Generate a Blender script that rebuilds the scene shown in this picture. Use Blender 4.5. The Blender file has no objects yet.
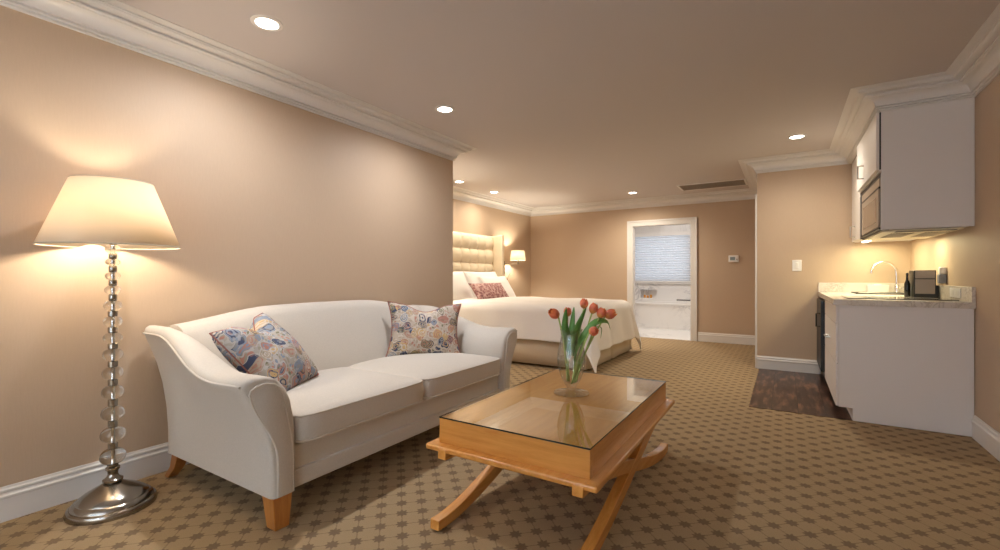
import bpy, math, random
from mathutils import Vector, Matrix
random.seed(7)
sin, cos, pi = math.sin, math.cos, math.pi
S = bpy.context.scene
COL = S.collection

# ------------------------------------------------------------------ camera, world, light, exposure
EXPOSURE = 0.33
CAM_H, YAW = 1.12, math.atan2(285, 453)
cd = bpy.data.cameras.new('camera'); cam = bpy.data.objects.new('camera', cd); COL.objects.link(cam)
cd.sensor_width = 36; cd.lens = 36*453/1000; cd.shift_y = 0.0005; cd.clip_start = 0.02
cam.location = (0, 0, CAM_H); cam.rotation_euler = (pi/2, 0, YAW)
S.camera = cam
S.view_settings.view_transform = 'Standard'; S.view_settings.look = 'None'
S.view_settings.gamma = 1; S.view_settings.use_curve_mapping = False
S.view_settings.exposure = EXPOSURE
W = bpy.data.worlds.new('world'); S.world = W; W.use_nodes = True
W.node_tree.nodes['Background'].inputs[0].default_value = (.75, .85, 1, 1)
W.node_tree.nodes['Background'].inputs[1].default_value = 1.0
try:
    S.cycles.use_denoising = True; S.cycles.max_bounces = 12; S.cycles.transparent_max_bounces = 24
    S.cycles.transmission_bounces = 12; S.cycles.diffuse_bounces = 6; S.cycles.glossy_bounces = 6
    S.cycles.sample_clamp_indirect = 6; S.cycles.caustics_reflective = False
except Exception: pass

NEUT = (.97, .97, 1); COOL = (.66, .82, 1)
def lamp(name, kind, loc, energy, color, parent=None, rot=(0, 0, 0), **kw):
    l = bpy.data.lights.new(name, kind); l.energy = energy; l.color = color
    for k, v in kw.items(): setattr(l, k, v)
    o = bpy.data.objects.new(name, l); COL.objects.link(o); o.location = loc; o.rotation_euler = rot
    if parent: o.parent = parent
    return o
CEIL = 2.5
E_DOWN, E_ASSUMED_WINDOW = 76, 380
# daylight fill lamp added indoors, before an assumed unseen window behind the camera
lamp('assumed_window_daylight', 'AREA', (-.9, -1.55, 1.3), E_ASSUMED_WINDOW, COOL, rot=(pi/2, 0, pi), shape='RECTANGLE', size=2.6, size_y=1.6)
# daylight outside the bathroom window and an assumed, unseen ceiling light in the bathroom
lamp('bathroom_daylight', 'AREA', (-2.2, 10.95, 1.5), 2.6, (1, .97, .94), rot=(pi/2, 0, pi), shape='RECTANGLE', size=1.6, size_y=1.3)
lamp('assumed_bathroom_ceiling_light', 'AREA', (-2.1, 9.3, 2.4), 17, (1, .95, .9), shape='RECTANGLE', size=.9, size_y=.5)

# ------------------------------------------------------------------ materials
def lin(c):
    return tuple(((v/255)/12.92 if v/255 <= .04045 else ((v/255+.055)/1.055)**2.4) for v in c)
def mat(name, col, rough=.6, metal=0, **kw):
    m = bpy.data.materials.new(name); m.use_nodes = True
    b = m.node_tree.nodes['Principled BSDF']
    b.inputs['Base Color'].default_value = (*col, 1); b.inputs['Roughness'].default_value = rough
    b.inputs['Metallic'].default_value = metal
    for k, v in kw.items(): b.inputs[k].default_value = v
    return m
class NT:
    def __init__(s, m): s.t = m.node_tree; s.b = s.t.nodes.get('Principled BSDF')
    def n(s, typ, **kw):
        nd = s.t.nodes.new(typ)
        for k, v in kw.items():
            if k.startswith('i_'):
                key = k[2:]; nd.inputs[int(key) if key.isdigit() else key].default_value = v
            else: setattr(nd, k, v)
        return nd
    def l(s, a, b): s.t.links.new(a, b)
    def math(s, op, a, b=None, c=None):
        nd = s.n('ShaderNodeMath', operation=op)
        for i, v in enumerate((a, b, c)):
            if v is None: continue
            if hasattr(v, 'links'): s.l(v, nd.inputs[i])
            else: nd.inputs[i].default_value = v
        return nd.outputs[0]
    def mix(s, f, a, b):
        nd = s.n('ShaderNodeMix', data_type='RGBA')
        for i, v in ((0, f), (6, a), (7, b)):
            if hasattr(v, 'links'): s.l(v, nd.inputs[i])
            else: nd.inputs[i].default_value = v if i == 0 else (*v, 1)
        return nd.outputs[2]
    def ramp(s, f, stops, const=False):
        nd = s.n('ShaderNodeValToRGB'); r = nd.color_ramp
        r.interpolation = 'CONSTANT' if const else 'LINEAR'
        while len(r.elements) < len(stops): r.elements.new(.5)
        for e, (p, c) in zip(r.elements, stops): e.position = p; e.color = (*c, 1)
        s.l(f, nd.inputs[0]); return nd.outputs[0]
    def coord(s, obj=True):
        if obj: return s.n('ShaderNodeTexCoord').outputs['Object']
        return s.n('ShaderNodeNewGeometry').outputs['Position']
    def noise(s, vec, scale, detail=3, rough=.5):
        nd = s.n('ShaderNodeTexNoise'); nd.inputs['Scale'].default_value = scale
        nd.inputs['Detail'].default_value = detail; nd.inputs['Roughness'].default_value = rough
        s.l(vec, nd.inputs['Vector']); return nd
    def scale(s, vec, xyz):
        nd = s.n('ShaderNodeMapping'); nd.inputs['Scale'].default_value = xyz; s.l(vec, nd.inputs[0]); return nd.outputs[0]
    def bump(s, h, strength=.2, dist=.01):
        nd = s.n('ShaderNodeBump'); nd.inputs['Strength'].default_value = strength; nd.inputs['Distance'].default_value = dist
        s.l(h, nd.inputs['Height']); s.l(nd.outputs[0], s.b.inputs['Normal'])

def fabric(name, col, scale=500, amount=.12, bump=.12, rough=.9, sheen=.2):
    m = mat(name, col, rough); t = NT(m); p = t.coord(False)
    n1 = t.noise(t.scale(p, (1, 1, .25)), scale, 2); n2 = t.noise(t.scale(p, (.25, .25, 1)), scale, 2)
    v = t.math('ADD', n1.outputs[0], n2.outputs[0])
    f = t.math('MULTIPLY', v, .5)
    c = t.ramp(f, [(.3, tuple(x*(1-amount) for x in col)), (.7, tuple(min(1, x*(1+amount)) for x in col))])
    t.l(c, t.b.inputs['Base Color']); t.bump(v, bump, .003)
    t.b.inputs['Sheen Weight'].default_value = sheen
    return m
def wood(name, c1, c2, axis='x', scale=1.0, rough=.28, coat=.3, contrast=1):
    m = mat(name, c1, rough); t = NT(m); p = t.coord(True)
    st = {'x': (1.2, 14, 14), 'y': (14, 1.2, 14), 'z': (14, 14, 1.2)}[axis]
    n = t.noise(t.scale(p, tuple(s*scale for s in st)), 2.2, 6, .6)
    n.inputs['Distortion'].default_value = .6
    fine = t.noise(t.scale(p, tuple(s*scale*6 for s in st)), 3, 2)
    f = t.math('ADD', t.math('MULTIPLY', n.outputs[0], .8), t.math('MULTIPLY', fine.outputs[0], .2))
    t.l(t.ramp(f, [(.3, c2), (.62, c1)]), t.b.inputs['Base Color'])
    t.b.inputs['Coat Weight'].default_value = coat; t.b.inputs['Coat Roughness'].default_value = .12
    return m
def marble(name, base, vein, scale=3, rough=.2, lo=.46, hi=.5):
    m = mat(name, base, rough); t = NT(m); p = t.coord(False)
    n = t.noise(p, scale, 6, .62); n.inputs['Distortion'].default_value = 1.6
    a = t.math('ABSOLUTE', t.math('SUBTRACT', n.outputs[0], .5))
    big = t.noise(p, scale*.7, 2)
    f = t.math('MULTIPLY', t.ramp(a, [(0, (1, 1, 1)), (.045, (0, 0, 0))]), t.ramp(big.outputs[0], [(lo, (0, 0, 0)), (hi+.15, (1, 1, 1))]))
    t.l(t.mix(f, base, vein), t.b.inputs['Base Color'])
    return m
def thinglass(name, tint, ior=1.5, rough=0.0):
    m = bpy.data.materials.new(name); m.use_nodes = True; t = NT(m); nt = m.node_tree; nt.nodes.remove(t.b)
    out = nt.nodes['Material Output']
    tr = t.n('ShaderNodeBsdfTransparent'); tr.inputs[0].default_value = (*tint, 1)
    gl = t.n('ShaderNodeBsdfGlossy'); gl.inputs['Roughness'].default_value = rough
    fr = t.n('ShaderNodeFresnel'); fr.inputs[0].default_value = ior
    ge = t.n('ShaderNodeNewGeometry'); ff = t.math('MULTIPLY', fr.outputs[0], t.math('SUBTRACT', 1.0, ge.outputs['Backfacing']))
    mx = t.n('ShaderNodeMixShader'); t.l(ff, mx.inputs[0]); t.l(tr.outputs[0], mx.inputs[1]); t.l(gl.outputs[0], mx.inputs[2])
    t.l(mx.outputs[0], out.inputs[0]); return m
def vaseglass(name):
    m = bpy.data.materials.new(name); m.use_nodes = True; t = NT(m); nt = m.node_tree; nt.nodes.remove(t.b)
    lw = t.n('ShaderNodeLayerWeight'); lw.inputs[0].default_value = .5
    f = lw.outputs['Facing']
    tr = t.n('ShaderNodeBsdfTransparent'); t.l(t.ramp(f, [(0, (.975, .98, .975)), (.7, (.93, .94, .93)), (1, (.55, .58, .56))]), tr.inputs[0])
    gl = t.n('ShaderNodeBsdfGlossy'); gl.inputs['Roughness'].default_value = 0.01
    k = t.math('ADD', .09, t.math('MULTIPLY', t.math('POWER', f, 4.0), .6))
    mx = t.n('ShaderNodeMixShader'); t.l(k, mx.inputs[0]); t.l(tr.outputs[0], mx.inputs[1]); t.l(gl.outputs[0], mx.inputs[2])
    t.l(mx.outputs[0], nt.nodes['Material Output'].inputs[0]); return m
def emis(name, col, strength):
    m = mat(name, (.9, .9, .9), .5); b = m.node_tree.nodes['Principled BSDF']
    b.inputs['Emission Color'].default_value = (*col, 1); b.inputs['Emission Strength'].default_value = strength
    return m
def shade_mat(name, col, trans=.5):
    m = bpy.data.materials.new(name); m.use_nodes = True; t = NT(m); nt = m.node_tree; nt.nodes.remove(t.b)
    d = t.n('ShaderNodeBsdfDiffuse'); d.inputs[0].default_value = (*col, 1)
    r = t.n('ShaderNodeBsdfTranslucent'); r.inputs[0].default_value = (*col, 1)
    mx = t.n('ShaderNodeMixShader'); mx.inputs[0].default_value = trans
    t.l(d.outputs[0], mx.inputs[1]); t.l(r.outputs[0], mx.inputs[2]); t.l(mx.outputs[0], nt.nodes['Material Output'].inputs[0])
    return m

def wall_mat(name, col):
    m = mat(name, col, .55); t = NT(m); p = t.coord(False)
    n1 = t.noise(t.scale(p, (1, 1, .12)), 160, 2); n2 = t.noise(p, 420, 2)
    v = t.math('ADD', n1.outputs[0], n2.outputs[0])
    t.l(t.ramp(t.math('MULTIPLY', v, .5), [(.3, tuple(c*.97 for c in col)), (.7, tuple(c*1.03 for c in col))]), t.b.inputs['Base Color'])
    t.bump(v, .1, .002); return m
M = {}
M['wall'] = wall_mat('wall_linen_tan', lin((193, 170, 146)))
M['ceiling'] = mat('ceiling_paint', lin((204, 197, 194)), .8)
M['trim'] = mat('trim_white_paint', lin((226, 223, 220)), .35)
M['cab'] = mat('cabinet_white_paint', lin((234, 230, 228)), .35)
M['black'] = mat('black_plastic', (.006, .006, .006), .4)
M['blackglass'] = mat('black_glass', (.01, .01, .011), .06)
M['steel'] = mat('brushed_steel', (.55, .53, .50), .28, 1)
M['chrome'] = mat('chrome', (.8, .8, .8), .08, 1)
M['nickel'] = mat('brushed_nickel', (.36, .33, .29), .2, 1)
M['sofa'] = fabric('cream_ribbed_upholstery', lin((196, 189, 179)), 420, .08)
M['piping'] = fabric('cream_piping', lin((202, 194, 183)), 420, .05)
M['linen'] = fabric('white_bed_linen', lin((240, 236, 231)), 260, .03, .05)
M['skirt'] = fabric('cream_bed_skirt', lin((216, 200, 174)), 400, .05)
M['head'] = fabric('cream_headboard_leather', lin((226, 210, 182)), 300, .03, .03, .55, .05)
M['maple'] = wood('honey_maple', lin((212, 150, 76)), lin((190, 126, 56)), 'x', rough=.25)
M['mapley'] = wood('honey_maple_lengthwise', lin((212, 150, 76)), lin((190, 126, 56)), 'y', rough=.25)
M['maplez'] = wood('maple_leg', lin((186, 124, 60)), lin((160, 98, 44)), 'z', rough=.3)
M['marble'] = marble('bathroom_marble', lin((232, 230, 228)), lin((192, 190, 192)), 2.2)
M['counter'] = marble('speckled_counter_stone', lin((218, 211, 202)), lin((184, 174, 164)), 9, .22, .38, .42)
M['glass'] = thinglass('clear_glass', (.97, .98, .97), 1.5)
M['tableglass'] = thinglass('table_glass', (.97, .985, .97), 2.5)
M['windowglass'] = thinglass('window_glass', (.97, .98, .98), 1.45)
M['glassedge'] = mat('dark_glass_edge', (.012, .02, .014), .15)
M['water'] = thinglass('vase_water', (.955, .965, .95), 1.2)
M['crystal'] = mat('crystal_glass', (.80, .78, .73), .0, 0, **{'Transmission Weight': 1.0, 'IOR': 1.5})
M['lampshade'] = shade_mat('cream_lamp_shade', lin((232, 219, 199)), .40)
M['sconceshade'] = shade_mat('white_sconce_shade', lin((250, 242, 226)), .5)
M['blind'] = shade_mat('pale_cellular_blind', lin((222, 224, 228)), .45)
M['stem'] = mat('tulip_stem', lin((168, 194, 112)), .5)
M['leaf'] = mat('tulip_leaf', lin((98, 148, 72)), .45)
M['downlens'] = emis('lit_downlight', (1, .93, .84), 14)
M['bulb'] = emis('lit_bulb', (1, .86, .66), 310)
M['sconcebulb'] = emis('lit_sconce_bulb', (1, .89, .70), 1250)
M['amber'] = mat('amber_bottle', lin((214, 150, 60)), .25)
M['paper'] = mat('white_card', lin((230, 228, 224)), .6)
M['outlet'] = mat('white_plastic', lin((236, 234, 232)), .35)
M['grill'] = mat('vent_grey', lin((168, 158, 146)), .5)
M['darkgap'] = mat('dark_void', (.015, .013, .012), .9)
M['lcd'] = mat('grey_display', lin((120, 128, 122)), .2)

def carpet():
    m = mat('carpet_star_lattice', (.2, .15, .09), .95); t = NT(m); p = t.coord(False)
    L = .0955
    sp = t.n('ShaderNodeSeparateXYZ'); t.l(p, sp.inputs[0])
    wob = t.noise(p, 90, 2)
    x, y = sp.outputs[0], sp.outputs[1]
    a = t.math('MULTIPLY', t.math('ADD', x, y), .70711/L); b = t.math('MULTIPLY', t.math('SUBTRACT', y, x), .70711/L)
    w = t.math('MULTIPLY', t.math('SUBTRACT', wob.outputs[0], .5), .10)
    fa = t.math('ADD', t.math('SUBTRACT', t.math('FRACT', t.math('ADD', a, .5-.24)), .5), w)
    fb = t.math('ADD', t.math('SUBTRACT', t.math('FRACT', t.math('ADD', b, .5-.87)), .5), w)
    aa, ab = t.math('ABSOLUTE', fa), t.math('ABSOLUTE', fb)
    # thin lattice lines
    ln = t.math('LESS_THAN', t.math('MINIMUM', aa, ab), .032)
    # eight-pointed star: radius modulated by angle
    r = t.math('SQRT', t.math('ADD', t.math('MULTIPLY', aa, aa), t.math('MULTIPLY', ab, ab)))
    th = t.math('ARCTAN2', fb, fa)
    rad = t.math('ADD', .265, t.math('MULTIPLY', t.math('COSINE', t.math('MULTIPLY', th, 8.0)), .05))
    star = t.math('MINIMUM', 1.0, t.math('MAXIMUM', 0.0, t.math('ADD', .5, t.math('DIVIDE', t.math('SUBTRACT', rad, r), .07))))
    f = t.math('MAXIMUM', t.math('MULTIPLY', ln, .55), star)
    pile = t.noise(p, 900, 2)
    c = t.mix(f, lin((172, 147, 110)), lin((128, 105, 78)))
    pr = t.ramp(pile.outputs[0], [(.25, (.6, .6, .6)), (.75, (1.25, 1.25, 1.25))])
    mm = t.n('ShaderNodeMix', data_type='RGBA', blend_type='MULTIPLY'); mm.inputs[0].default_value = 1
    t.l(c, mm.inputs[6]); t.l(pr, mm.inputs[7]); t.l(mm.outputs[2], t.b.inputs['Base Color'])
    t.bump(pile.outputs[0], .35, .006); return m
M['carpet'] = carpet()
def planks():
    m = mat('dark_wood_planks', (.06, .03, .02), .3); t = NT(m); p = t.coord(False)
    sp = t.n('ShaderNodeSeparateXYZ'); t.l(p, sp.inputs[0])
    u = t.math('MULTIPLY', t.math('ADD', sp.outputs[0], .29), 1/.19)
    k = t.math('FLOOR', u); fx = t.math('FRACT', u)
    gap = t.math('LESS_THAN', fx, .03)
    cv = t.n('ShaderNodeCombineXYZ'); t.l(t.math('MULTIPLY', k, 3.7), cv.inputs[2]); t.l(t.math('MULTIPLY', sp.outputs[1], 1.6), cv.inputs[1]); t.l(t.math('MULTIPLY', sp.outputs[0], 9), cv.inputs[0])
    n = t.noise(cv.outputs[0], 2.2, 5, .6)
    c = t.ramp(n.outputs[0], [(.32, lin((40, 27, 23))), (.5, lin((68, 47, 39))), (.68, lin((134, 98, 78)))])
    t.l(t.mix(gap, c, (.012, .008, .006)), t.b.inputs['Base Color']); return m
M['planks'] = planks()
def paisley(name, sc, offs, warm):
    m = mat(name, (.5, .45, .4), .85); t = NT(m); p = t.coord(True)
    mp = t.n('ShaderNodeMapping'); mp.inputs['Location'].default_value = offs; t.l(p, mp.inputs[0])
    dn = t.noise(mp.outputs[0], 9, 2)
    add = t.n('ShaderNodeVectorMath', operation='MULTIPLY_ADD'); t.l(dn.outputs[1], add.inputs[0]); add.inputs[1].default_value = (.09, .09, .0); t.l(mp.outputs[0], add.inputs[2])
    vv = t.scale(add.outputs[0], (1, 1, .05))
    v1 = t.n('ShaderNodeTexVoronoi'); v1.inputs['Scale'].default_value = sc; t.l(vv, v1.inputs['Vector'])
    v2 = t.n('ShaderNodeTexVoronoi'); v2.inputs['Scale'].default_value = sc*3.4; t.l(vv, v2.inputs['Vector'])
    d = t.math('MULTIPLY', v1.outputs['Distance'], 1.0)
    cell = t.n('ShaderNodeSeparateColor'); t.l(v1.outputs['Color'], cell.inputs[0])
    cell2 = t.n('ShaderNodeSeparateColor'); t.l(v2.outputs['Color'], cell2.inputs[0])
    navy, blue, pale, rose, gold, olive, beige = [lin(c) for c in ((62, 70, 96), (126, 138, 156), (196, 186, 174), (172, 124, 110), (190, 160, 112), (118, 116, 94), (168, 154, 138))]
    pal1 = t.ramp(cell.outputs[0], [(0, blue), (.2, rose), (.38, gold), (.52, navy), (.7, beige), (.86, olive)], True)
    pal2 = t.ramp(cell.outputs[1], [(0, navy), (.25, gold if warm else blue), (.5, rose), (.75, pale)], True)
    if not warm: beige, pale = lin((150, 142, 128)), lin((178, 174, 170))
    rings = t.math('FRACT', t.math('MULTIPLY', d, 5.2))
    rf = t.math('LESS_THAN', rings, .42)
    inner = t.mix(rf, pal1, pal2)
    outm = t.math('LESS_THAN', d, .62)
    small = t.ramp(cell2.outputs[0], [(0, beige), (.3, pale), (.55, blue if not warm else beige), (.72, rose), (.86, olive)], True)
    dots = t.math('LESS_THAN', v2.outputs['Distance'], .5)
    ground = t.mix(dots, t.mix(.5, beige, pale), small)
    edge = t.math('LESS_THAN', t.math('ABSOLUTE', t.math('SUBTRACT', d, .62)), .03)
    c = t.mix(outm, ground, t.mix(t.math('MULTIPLY', dots, .45), inner, small))
    c = t.mix(edge, c, pale)
    t.l(c, t.b.inputs['Base Color'])
    t.bump(t.noise(p, 500, 2).outputs[0], .1, .003); return m
M['paisley'] = paisley('paisley_print', 17, (.13, .31, 0), False)
M['paisley_warm'] = paisley('paisley_print_warm', 16, (.71, .05, 0), True)
M['rosepip'] = mat('rose_cord', lin((150, 96, 88)), .8)
def rosefab():
    m = mat('rose_damask', lin((170, 108, 104)), .85); t = NT(m); p = t.coord(True)
    v = t.n('ShaderNodeTexVoronoi'); v.inputs['Scale'].default_value = 26; t.l(p, v.inputs['Vector'])
    n = t.noise(p, 40, 3)
    f = t.math('ADD', t.math('MULTIPLY', v.outputs['Distance'], .8), t.math('MULTIPLY', n.outputs[0], .5))
    t.l(t.ramp(f, [(.35, lin((126, 82, 84))), (.6, lin((168, 120, 118))), (.85, lin((204, 172, 164)))]), t.b.inputs['Base Color']); return m
M['rose'] = rosefab()
def tulipmat():
    m = mat('tulip_petal', lin((226, 106, 62)), .5); t = NT(m); p = t.coord(True)
    n = t.noise(p, 30, 3)
    g = t.n('ShaderNodeSeparateXYZ'); t.l(p, g.inputs[0])
    h = t.math('ADD', t.math('MULTIPLY', g.outputs[2], 14), t.math('MULTIPLY', t.math('SUBTRACT', n.outputs[0], .5), .9))
    t.l(t.ramp(h, [(.05, lin((226, 150, 84))), (.3, lin((216, 112, 86))), (.75, lin((228, 118, 66))), (1, lin((246, 166, 76)))]), t.b.inputs['Base Color'])
    t.b.inputs['Subsurface Weight'].default_value = 0.0
    return m
M['petal'] = tulipmat()

# ------------------------------------------------------------------ mesh helpers
class MB:
    def __init__(s): s.v = []; s.f = []
    def add(s, vs, fs, mx=None):
        k = len(s.v)
        s.v += [tuple(mx @ Vector(v)) if mx else tuple(v) for v in vs]
        s.f += [tuple(i+k for i in f) for f in fs]; return s
    def box(s, a, b, mx=None):
        x0, y0, z0 = a; x1, y1, z1 = b
        x0, x1 = min(x0, x1), max(x0, x1); y0, y1 = min(y0, y1), max(y0, y1); z0, z1 = min(z0, z1), max(z0, z1)
        vs = [(x0, y0, z0), (x1, y0, z0), (x1, y1, z0), (x0, y1, z0), (x0, y0, z1), (x1, y0, z1), (x1, y1, z1), (x0, y1, z1)]
        return s.add(vs, [(3, 2, 1, 0), (4, 5, 6, 7), (0, 1, 5, 4), (1, 2, 6, 5), (2, 3, 7, 6), (3, 0, 4, 7)], mx)
    def lathe(s, prof, n=32, c=(0, 0, 0), mx=None, cap=True, sx=1, sy=1):
        vs = []; fs = []; m = len(prof)
        for r, z in prof:
            for k in range(n):
                a = 2*pi*k/n; vs.append((c[0]+r*cos(a)*sx, c[1]+r*sin(a)*sy, c[2]+z))
        for i in range(m-1):
            for k in range(n):
                k2 = (k+1) % n; fs.append((i*n+k, i*n+k2, (i+1)*n+k2, (i+1)*n+k))
        if cap:
            if prof[0][0] > 1e-6: fs.append(tuple(reversed(range(n))))
            if prof[-1][0] > 1e-6: fs.append(tuple((m-1)*n+k for k in range(n)))
        return s.add(vs, fs, mx)
    def tube(s, pts, r, n=10, cap=True, mx=None, flat=1.0):
        pts = [Vector(p) for p in pts]; vs = []; fs = []
        up = Vector((0, 0, 1)); prevn = None
        for i, p in enumerate(pts):
            t = (pts[min(i+1, len(pts)-1)]-pts[max(i-1, 0)]).normalized()
            if prevn is None:
                nn = t.cross(up)
                if nn.length < 1e-3: nn = t.cross(Vector((1, 0, 0)))
                nn.normalize()
            else:
                nn = (prevn - t*prevn.dot(t)).normalized()
            prevn = nn; bb = t.cross(nn)
            rr = r[i] if isinstance(r, (list, tuple)) else r
            for k in range(n):
                a = 2*pi*k/n; vs.append(tuple(p+nn*(rr*cos(a))+bb*(rr*flat*sin(a))))
        for i in range(len(pts)-1):
            for k in range(n):
                k2 = (k+1) % n; fs.append((i*n+k, i*n+k2, (i+1)*n+k2, (i+1)*n+k))
        if cap: fs.append(tuple(reversed(range(n)))); fs.append(tuple((len(pts)-1)*n+k for k in range(n)))
        return s.add(vs, fs, mx)
    def loft(s, secs, closed=True, cap=True, mx=None):
        n = len(secs[0]); vs = [tuple(p) for q in secs for p in q]; fs = []
        for i in range(len(secs)-1):
            for k in range(n if closed else n-1):
                k2 = (k+1) % n; fs.append((i*n+k, i*n+k2, (i+1)*n+k2, (i+1)*n+k))
        if cap and closed:
            fs.append(tuple(reversed(range(n)))); fs.append(tuple((len(secs)-1)*n+k for k in range(n)))
        return s.add(vs, fs, mx)
    def grid(s, fn, nu, nv, mx=None):
        vs = [fn(i/nu, j/nv) for i in range(nu+1) for j in range(nv+1)]
        fs = [(i*(nv+1)+j, (i+1)*(nv+1)+j, (i+1)*(nv+1)+j+1, i*(nv+1)+j+1) for i in range(nu) for j in range(nv)]
        return s.add(vs, fs, mx)
    def build(s, name, m, parent=None, smooth=None, bevel=0, subsurf=0, solid=0, loc=None, rot=None):
        me = bpy.data.meshes.new(name); me.from_pydata(s.v, [], s.f); me.update()
        import bmesh
        bm = bmesh.new(); bm.from_mesh(me); bmesh.ops.recalc_face_normals(bm, faces=bm.faces); bm.to_mesh(me); bm.free()
        mats = m if isinstance(m, (list, tuple)) else [m]
        for q in mats: me.materials.append(q)
        o = bpy.data.objects.new(name, me); COL.objects.link(o)
        if smooth is not None:
            me.polygons.foreach_set('use_smooth', [True]*len(me.polygons))
            if smooth < 180: me.set_sharp_from_angle(angle=math.radians(smooth))
        if bevel:
            b = o.modifiers.new('bevel', 'BEVEL'); b.width = bevel; b.segments = 3; b.limit_method = 'ANGLE'; b.angle_limit = math.radians(40); b.harden_normals = False
            if smooth is None:
                me.polygons.foreach_set('use_smooth', [True]*len(me.polygons)); me.set_sharp_from_angle(angle=math.radians(35))
        if solid:
            b = o.modifiers.new('solid', 'SOLIDIFY'); b.thickness = solid; b.offset = 0
        if subsurf:
            b = o.modifiers.new('sub', 'SUBSURF'); b.levels = subsurf; b.render_levels = subsurf
        if parent: o.parent = parent
        if loc: o.location = loc
        if rot: o.rotation_euler = rot
        return o
def box(name, a, b, m, parent=None, bevel=0, **kw): return MB().box(a, b).build(name, m, parent, bevel=bevel, **kw)
def tag(o, label, cat, group=None):
    o['label'] = label; o['category'] = cat
    if group: o['group'] = group
    return o
def thing(name, label, cat, loc=(0, 0, 0), rot=(0, 0, 0), group=None):
    o = bpy.data.objects.new(name, None); COL.objects.link(o); o.location = loc; o.rotation_euler = rot; o.empty_display_size = .1
    return tag(o, label, cat, group)
def struct(o): o['kind'] = 'structure'; return o

# ------------------------------------------------------------------ room shell
XL, XR, XA, XE = -3.02, 1.11, -4.5, -.285
YW, YE, YB, YR = 3.85, 6.28, 8.35, -1.75
T = .12
MBf = MB().box((XA-T, YR-T, -.1), (XR+T, YB+.0, 0)); struct(MBf.build('floor', M['carpet']))
struct(box('floor_kitchen', (-.262, 4.405, 0), (XR, YE, .004), M['planks']))
struct(box('ceiling', (XA-T, YR-T, CEIL), (XR+T, YB+T, CEIL+.1), M['ceiling']))
struct(MB().box((XL-T, YR-T, 0), (XL, YW, CEIL)).build('wall_left', M['wall']))
struct(MB().box((XA-T, YW-T, 0), (XL-T, YW, CEIL)).build('wall_partition', M['wall']))
struct(box('wall_bedside', (XA-T, YW, 0), (XA, YB+T, CEIL), M['wall']))
DX0, DX1, DZ = -2.378, -1.36, 2.03
struct(MB().box((XA, YB, 0), (DX0, YB+T, CEIL)).box((DX1, YB, 0), (XE+.02, YB+T, CEIL)).box((DX0, YB, DZ), (DX1, YB+T, CEIL)).build('wall_back', M['wall']))
struct(box('wall_entry', (XE, YE, 0), (XR+T, YE+T, CEIL), M['wall']))
struct(box('wall_passage', (XE, YE+T, 0), (XE+T, YB+T, CEIL), M['wall']))
struct(box('wall_right', (XR, YR-T, 0), (XR+T, YE, CEIL), M['wall']))
wx0, wx1, wz0, wz1 = -2.3, .5, .45, 2.2
struct(MB().box((XL, YR-T, 0), (wx0, YR, CEIL)).box((wx1, YR-T, 0), (XR, YR, CEIL)).box((wx0, YR-T, 0), (wx1, YR, wz0)).box((wx0, YR-T, wz1), (wx1, YR, CEIL)).build('wall_rear', M['wall']))
w2 = struct(MB().box((wx0, YR-.08, wz0), (wx0+.06, YR, wz1)).box((wx1-.06, YR-.08, wz0), (wx1, YR, wz1)).box((wx0+.06, YR-.08, wz0), (wx1-.06, YR, wz0+.06))
            .box((wx0+.06, YR-.08, wz1-.06), (wx1-.06, YR, wz1)).box((-.93, YR-.08, wz0+.06), (-.87, YR, wz1-.06)).build('window_2_assumed', M['trim']))  # frame and opening of a window assumed behind the camera, out of view
box('pane', (wx0+.03, YR-.05, wz0+.03), (wx1-.03, YR-.045, wz1-.03), M['windowglass'], w2)

def sweep(path, prof, name, m, closed_ends=True):
    """prof: list of (outward, z); path: 2-D points, room on the right-hand side"""
    P2 = [Vector(p) for p in path]
    offs = []
    for i, p in enumerate(P2):
        ns = []
        for a, b in ((i-1, i), (i, i+1)):
            if a >= 0 and b < len(P2):
                d = (P2[b]-P2[a]).normalized(); ns.append(Vector((d.y, -d.x)))
        if len(ns) == 2:
            mn = (ns[0]+ns[1]).normalized(); offs.append(mn/max(.2, mn.dot(ns[0])))
        else: offs.append(ns[0])
    secs = [[(p.x+o.x*q, p.y+o.y*q, z) for q, z in prof] for p, o in zip(P2, offs)]
    return MB().loft(secs).build(name, m, smooth=28)
def crown_profile():
    pr = [(-.02, -.15), (.014, -.15), (.014, -.142), (.007, -.140), (.007, -.136), (.022, -.134), (.022, -.125), (.013, -.123), (.013, -.119), (.030, -.117)]
    for k in range(1, 9):
        a = pi/2*k/8; pr.append((.030+.058*(1-cos(a)), -.117+.056*sin(a)))
    pr += [(.090, -.056), (.104, -.054), (.104, -.046), (.096, -.044), (.096, -.039), (.114, -.037)]
    for k in range(1, 6):
        a = pi/2*k/5; pr.append((.114+.026*sin(a), -.037+.016*(1-cos(a))))
    pr += [(.148, -.019), (.148, -.014), (.141, -.012), (.160, -.010), (.172, -.004), (.190, -.004), (.19, 0.0), (-.02, 0.0)]
    return [(p, CEIL+z) for p, z in pr]
CP = crown_profile()
CX, CY = .60, 4.39
struct(sweep([(XL, YR), (XL, YW), (XA, YW), (XA, YB), (XE, YB), (XE, YE), (CX, YE), (CX, CY), (XR, CY), (XR, YR)], CP, 'trim_1', M['trim']))
BP = [(-.01, 0), (.016, 0), (.016, .104), (.020, .107), (.020, .116), (.013, .122), (.011, .130), (.014, .134), (.014, .142), (.008, .148), (.006, .157), (-.01, .157)]
struct(sweep([(XL, YR), (XL, YW), (XA, YW), (XA, YB), (DX0-.09, YB)], BP, 'baseboard_left', M['trim']))
struct(sweep([(DX1+.10, YB), (XE, YB), (XE, YE+.16)], BP, 'baseboard_back', M['trim']))
struct(sweep([(XE, YE+.001), (.34, YE)], BP, 'baseboard_entry', M['trim']))
struct(sweep([(XR, 4.385), (XR, YR)], BP, 'baseboard_right', M['trim']))
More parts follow.
